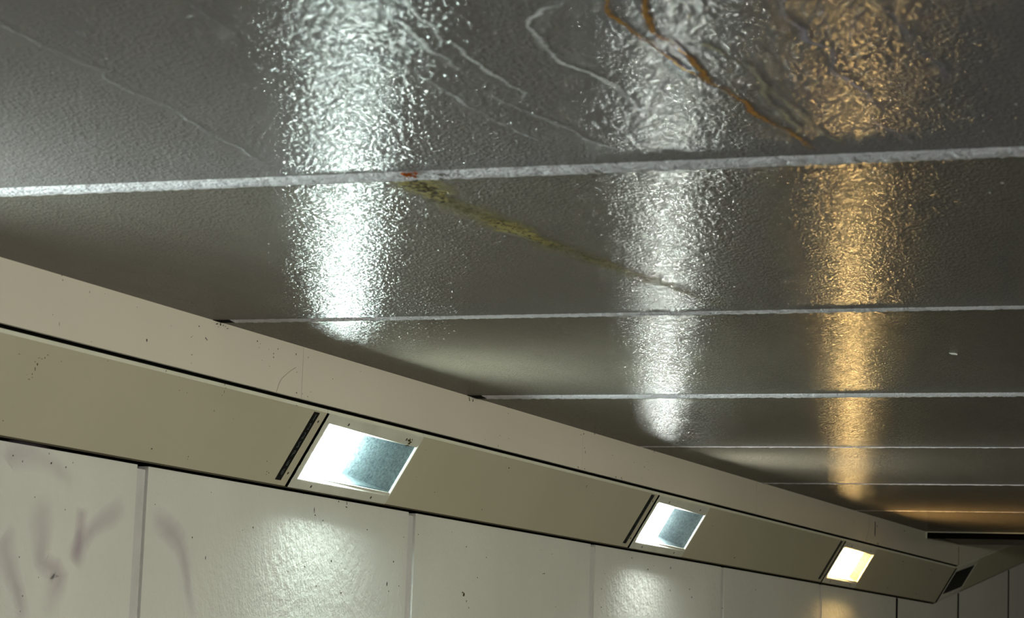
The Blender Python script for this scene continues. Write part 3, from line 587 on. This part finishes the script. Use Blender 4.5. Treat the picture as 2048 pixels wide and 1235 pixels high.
def screw(root, fr, y, t, r=0.0040, m0=0.0):
    b = MB()
    c = fr(y, t, m0)
    u = fr(y + r, t, m0) - c; w = fr(y, t + r, m0) - c; n = (fr(y, t, m0 + 1) - c)
    seg = 10
    vs = [c + n * 0.0016]
    for rr, hh in ((0.6, 0.0016), (1.0, 0.0004), (1.0, -0.001)):
        for i in range(seg):
            a = 2 * math.pi * i / seg
            vs.append(c + (u * math.cos(a) + w * math.sin(a)) * rr + n * hh)
    fs = [(0, 1 + i, 1 + (i + 1) % seg) for i in range(seg)]
    for k in (0, 1):
        for i in range(seg):
            p, q = 1 + k * seg + i, 1 + k * seg + (i + 1) % seg
            fs.append((p, q, q + seg, p + seg))
    b.add(vs, fs)
    b.build('screw', M_SCREW, root)

def ring(b, rects, fr):       # rects: (y0, y1, t0, t1, m)
    n = len(b.v)
    vs = []
    for y0, y1, t0, t1, m in rects:
        ml, mr = m if isinstance(m, tuple) else (m, m)      # depth at the near and the far end
        vs += [fr(y0, t0, ml), fr(y1, t0, mr), fr(y1, t1, mr), fr(y0, t1, ml)]
    fs = []
    for k in range(len(rects) - 1):
        for i in range(4):
            j = (i + 1) % 4
            fs.append((k * 4 + i, k * 4 + j, k * 4 + 4 + j, k * 4 + 4 + i))
    b.add(vs, fs)

def wall_lamp(y, label, tube, fr=left_frame, mirror=False, ramp=False, screws=True, mould=False, full=0.0, group='wall lamps'):
    b = MB()
    Yt = lambda v: y + v
    ring(b, [(Yt(0.007), Yt(LW - 0.002), -0.0005, PL, -0.02), (Yt(0.007), Yt(LW - 0.002), -0.0005, PL, 0.003),
             (Yt(0.010), Yt(LW - 0.003), 0.002, PL - 0.002, 0.0055), (Yt(0.028), Yt(LW - 0.006), 0.022, PL - 0.024, 0.0055),
             (Yt(0.034), Yt(LW - 0.007), 0.026, PL - 0.028, (0.0045, 0.0052)),
             (Yt(0.054), Yt(LW - 0.010), 0.036, PL - 0.037, (-0.0035, 0.0030)), (Yt(0.054), Yt(LW - 0.010), 0.036, PL - 0.037, (-0.0075, 0.0))], fr)
    root = tag(b.build('wall_lamp', M_FRAME), label, 'lamp', group)
    b = MB(); extrude_profile(b, PROF_LIP, y + 0.001, y + LW - 0.001, mirror, ramp)
    b.build('top_lip', M_LIP, root)
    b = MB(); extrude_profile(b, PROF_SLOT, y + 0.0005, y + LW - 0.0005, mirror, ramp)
    b.build('slot_shade', M_BLACK, root)  # slot shade painted as a black strip above the lamp too
    b = MB(); extrude_profile(b, PROF_EDGE, y + 0.001, y + LW - 0.001, mirror, ramp)
    b.build('bottom_edge', M_EDGE, root)
    b = MB()
    for i in range(24):
        wv = 0.0012 * rng.random()
        b.box(y + 0.0012 + wv * 0.3, y + 0.0065 + wv, PL * i / 24, PL * (i + 1) / 24, -0.03, 0.0034 + 0.0008 * rng.random(), fr)
    b.build('frame_gap_shade', M_BLACK, root)  # raised black strip paints the dark gap beside the frame
    yr = 0.52 if full else 0.325       # where the reflector starts to rise
    # housing box behind the glass
    y0, y1, t0, t1 = y + 0.054, y + LW - 0.010, 0.036, PL - 0.037
    b = MB()
    ring(b, [(y0, y1, t0, t1, (-0.0075, 0.0)), (y0 + 0.002, y1 - 0.001, t0 + 0.002, t1 - 0.002, (-0.016, -0.0012)), (y0 + 0.004, y0 + yr, t0 + 0.008, t1 - 0.008, -0.066)], fr)
    n = len(b.v)
    b.add([fr(y0 + 0.004, t0 + 0.008, -0.066), fr(y0 + yr, t0 + 0.008, -0.066), fr(y0 + yr, t1 - 0.008, -0.066), fr(y0 + 0.004, t1 - 0.008, -0.066)], [(0, 1, 2, 3)])
    b.build('reflector', M_REFL if tube else M_BLACK, root)
    b = MB()
    b.add([fr(yy, tt, mm) for yy, ma in ((y0 - 0.001, -0.0070), (y1, 0.0002)) for tt in (t0 - 0.001, t1 + 0.001) for mm in (ma, ma + 0.0022)],
          [(0, 1, 3, 2), (4, 6, 7, 5), (0, 4, 5, 1), (2, 3, 7, 6), (0, 2, 6, 4), (1, 5, 7, 3)])
    b.build('glass', M_GLASS if tube else M_DEAD, root)
    if tube:
        b = MB()
        ye = y0 + 0.005 + (0.28 if not full else full)
        b.box(y0 + 0.010, ye, t0 + 0.012, t1 - 0.012, -0.058, -0.030, fr)
        b.build('lamp_bulb', M_TUBE[tube], root)
    if screws:
        for yy, tt in ((0.141, 0.016), (0.132, 0.2105), (0.520, 0.2105), (0.53, 0.018)):
            screw(root, fr, y + yy, tt, 0.0045, 0.0055)
    return root

lamp_spec = [(-3, 'cool', 'rearmost lit wall lamp, well behind the camera on the left wall'),
             (-2, 'cool', 'lit wall lamp beside the camera on the left wall'),
             (-1, 'cool', 'lit wall lamp just left of the picture edge'),
             (0, 'cool', 'nearest and largest wall lamp in view, cool white, with brown mould on its frame'),
             (1, 'neutral', 'middle wall lamp glowing neutral white, streaky metal at its far end'),
             (2, 'amber', 'small warm yellow glowing wall lamp near the far end')]
for k, tube, label in lamp_spec:
    wall_lamp(L0 + k * LS, label, tube, full=0.50 if k == 2 else 0)
panel_label = {-3: 'sloping panel on the left wall behind the camera',
               -2: 'sloping panel on the left wall level with the camera, off the picture',
               -1: 'long sloping beige panel at the left edge, before the nearest lamp, with black number strip',
               0: 'sloping beige panel between the nearest and the middle lamp',
               1: 'sloping olive beige panel between the middle and the warm yellow lamp',
               2: 'last sloping panel after the yellow lamp, ending at the bend'}
for k in range(-3, 3):
    yb = L0 + (k + 1) * LS if k < 2 else YC - 0.006
    cover_panel(L0 + k * LS + LW, yb, panel_label[k], strip=(k in (-1, 0, 1)))
# ramp side beyond the bend
def ramp_right(y, t, m):
    p = ramp_frame(y, t, m)
    return Vector((2 * XC - p.x, p.y, p.z))
M_TUBE['dim'] = emitter('fill_ramp', (1.0, 0.88, 0.70), FILL_RIGHT * 0.22)  # for an unseen lamp added to brighten the ramp's left side
wall_lamp(YC + 2.4, 'added lit fill lamp on the opposite wall of the ramp, outside the picture', 'dim', ramp_right, True, True, screws=False, group='added fill lamps')
wall_lamp(YC + 0.012, 'unlit dark wall lamp just round the bend at the lower right', None, ramp_frame, ramp=True, screws=False)
cover_panel(YC + 0.012 + LW, YC + 0.012 + LS, 'dark sloping panel climbing beyond the unlit lamp at the right edge', ramp_frame, ramp=True, strip=True, detail=False)
wall_lamp(YC + 0.012 + LS, 'unlit wall lamp farthest up the ramp, past the right edge', None, ramp_frame, ramp=True, screws=False)
pf = lambda y, t: left_frame(y, t, 0.0004)
flecks_by = {}
for it in PSP:
    flecks_by.setdefault(0 if it[0] < L0 else 1 if it[0] < L0 + LS else 2 if it[0] < L0 + 2 * LS else 3, []).append(it)
for i, nm in enumerate(('cover_panel.002', 'cover_panel.003', 'cover_panel.004', 'cover_panel.005')):
    if flecks_by.get(i):
        flecks('dirt_speck', M_DIRT, flecks_by[i], pf, N_, bpy.data.objects[nm])
flecks('mould_speck', M_MOLD, PMOLD, pf, N_, bpy.data.objects['cover_panel.002'])
flecks('mould_speck', M_MOLD, LMOLD, (lambda y, t: left_frame(y, t, 0.006)), N_, bpy.data.objects['wall_lamp.003'])

# ------------------------------------------------------------------ the rest of the tunnel
b = MB(); b.box(-3.35, XR + 0.5, -3.2, YC, FLOOR - 0.2, FLOOR)
tag(b.build('floor', M_FLOOR), kind='structure')
b = MB(); b.box(XR + 0.14, XR + 0.5, -3.2, 30, FLOOR, 3.2); b.box(XR, XR + 0.14, -3.2, YC, 0.6663, H + 0.05)
M_TILE = paint('opposite_wall_paint', (0.07, 0.07, 0.065), (0.09, 0.09, 0.085), 0.5, 0.4, 100, 0.002)
wr = tag(b.build('wall_right', M_TILE), kind='structure')
OPP = ('lit first', 'lit second', 'lit third', 'lit fourth', 'lit fifth')
for k in range(-2, 1):
    wall_lamp(L0 + k * LS, OPP[k + 2] + ' added fill lamp on the opposite wall, outside the picture', 'olive' if k == 0 else 'right', right_frame, True, screws=False, group='added fill lamps')  # unseen, added to light the left wall
    cover_panel(L0 + k * LS + LW, L0 + (k + 1) * LS if k < 0 else YC, 'sloping panel after the ' + OPP[k + 2] + ' added fill lamp on the opposite wall', right_frame, True, strip=False)
b = MB(); b.box(-3.35, XR + 0.5, -3.4, -3.2, FLOOR, H + 0.25)
tag(b.build('wall_back', M_WALL), kind='structure')
b = MB(); b.box(-3.35, XR + 0.5, 0, 16, H - 0.015, H + 0.2, ramp_pt)
tag(b.build('ceiling', M_CEIL), kind='structure')
b = MB(); b.box(-3.35, XR + 0.5, 0, 16, FLOOR - 0.2, FLOOR, ramp_pt)
tag(b.build('floor', M_FLOOR), kind='structure')
b = MB(); b.box(-3.35, XR + 0.5, 29.9, 30.1, FLOOR, 3.4)
tag(b.build('wall_far', M_WALL), kind='structure')
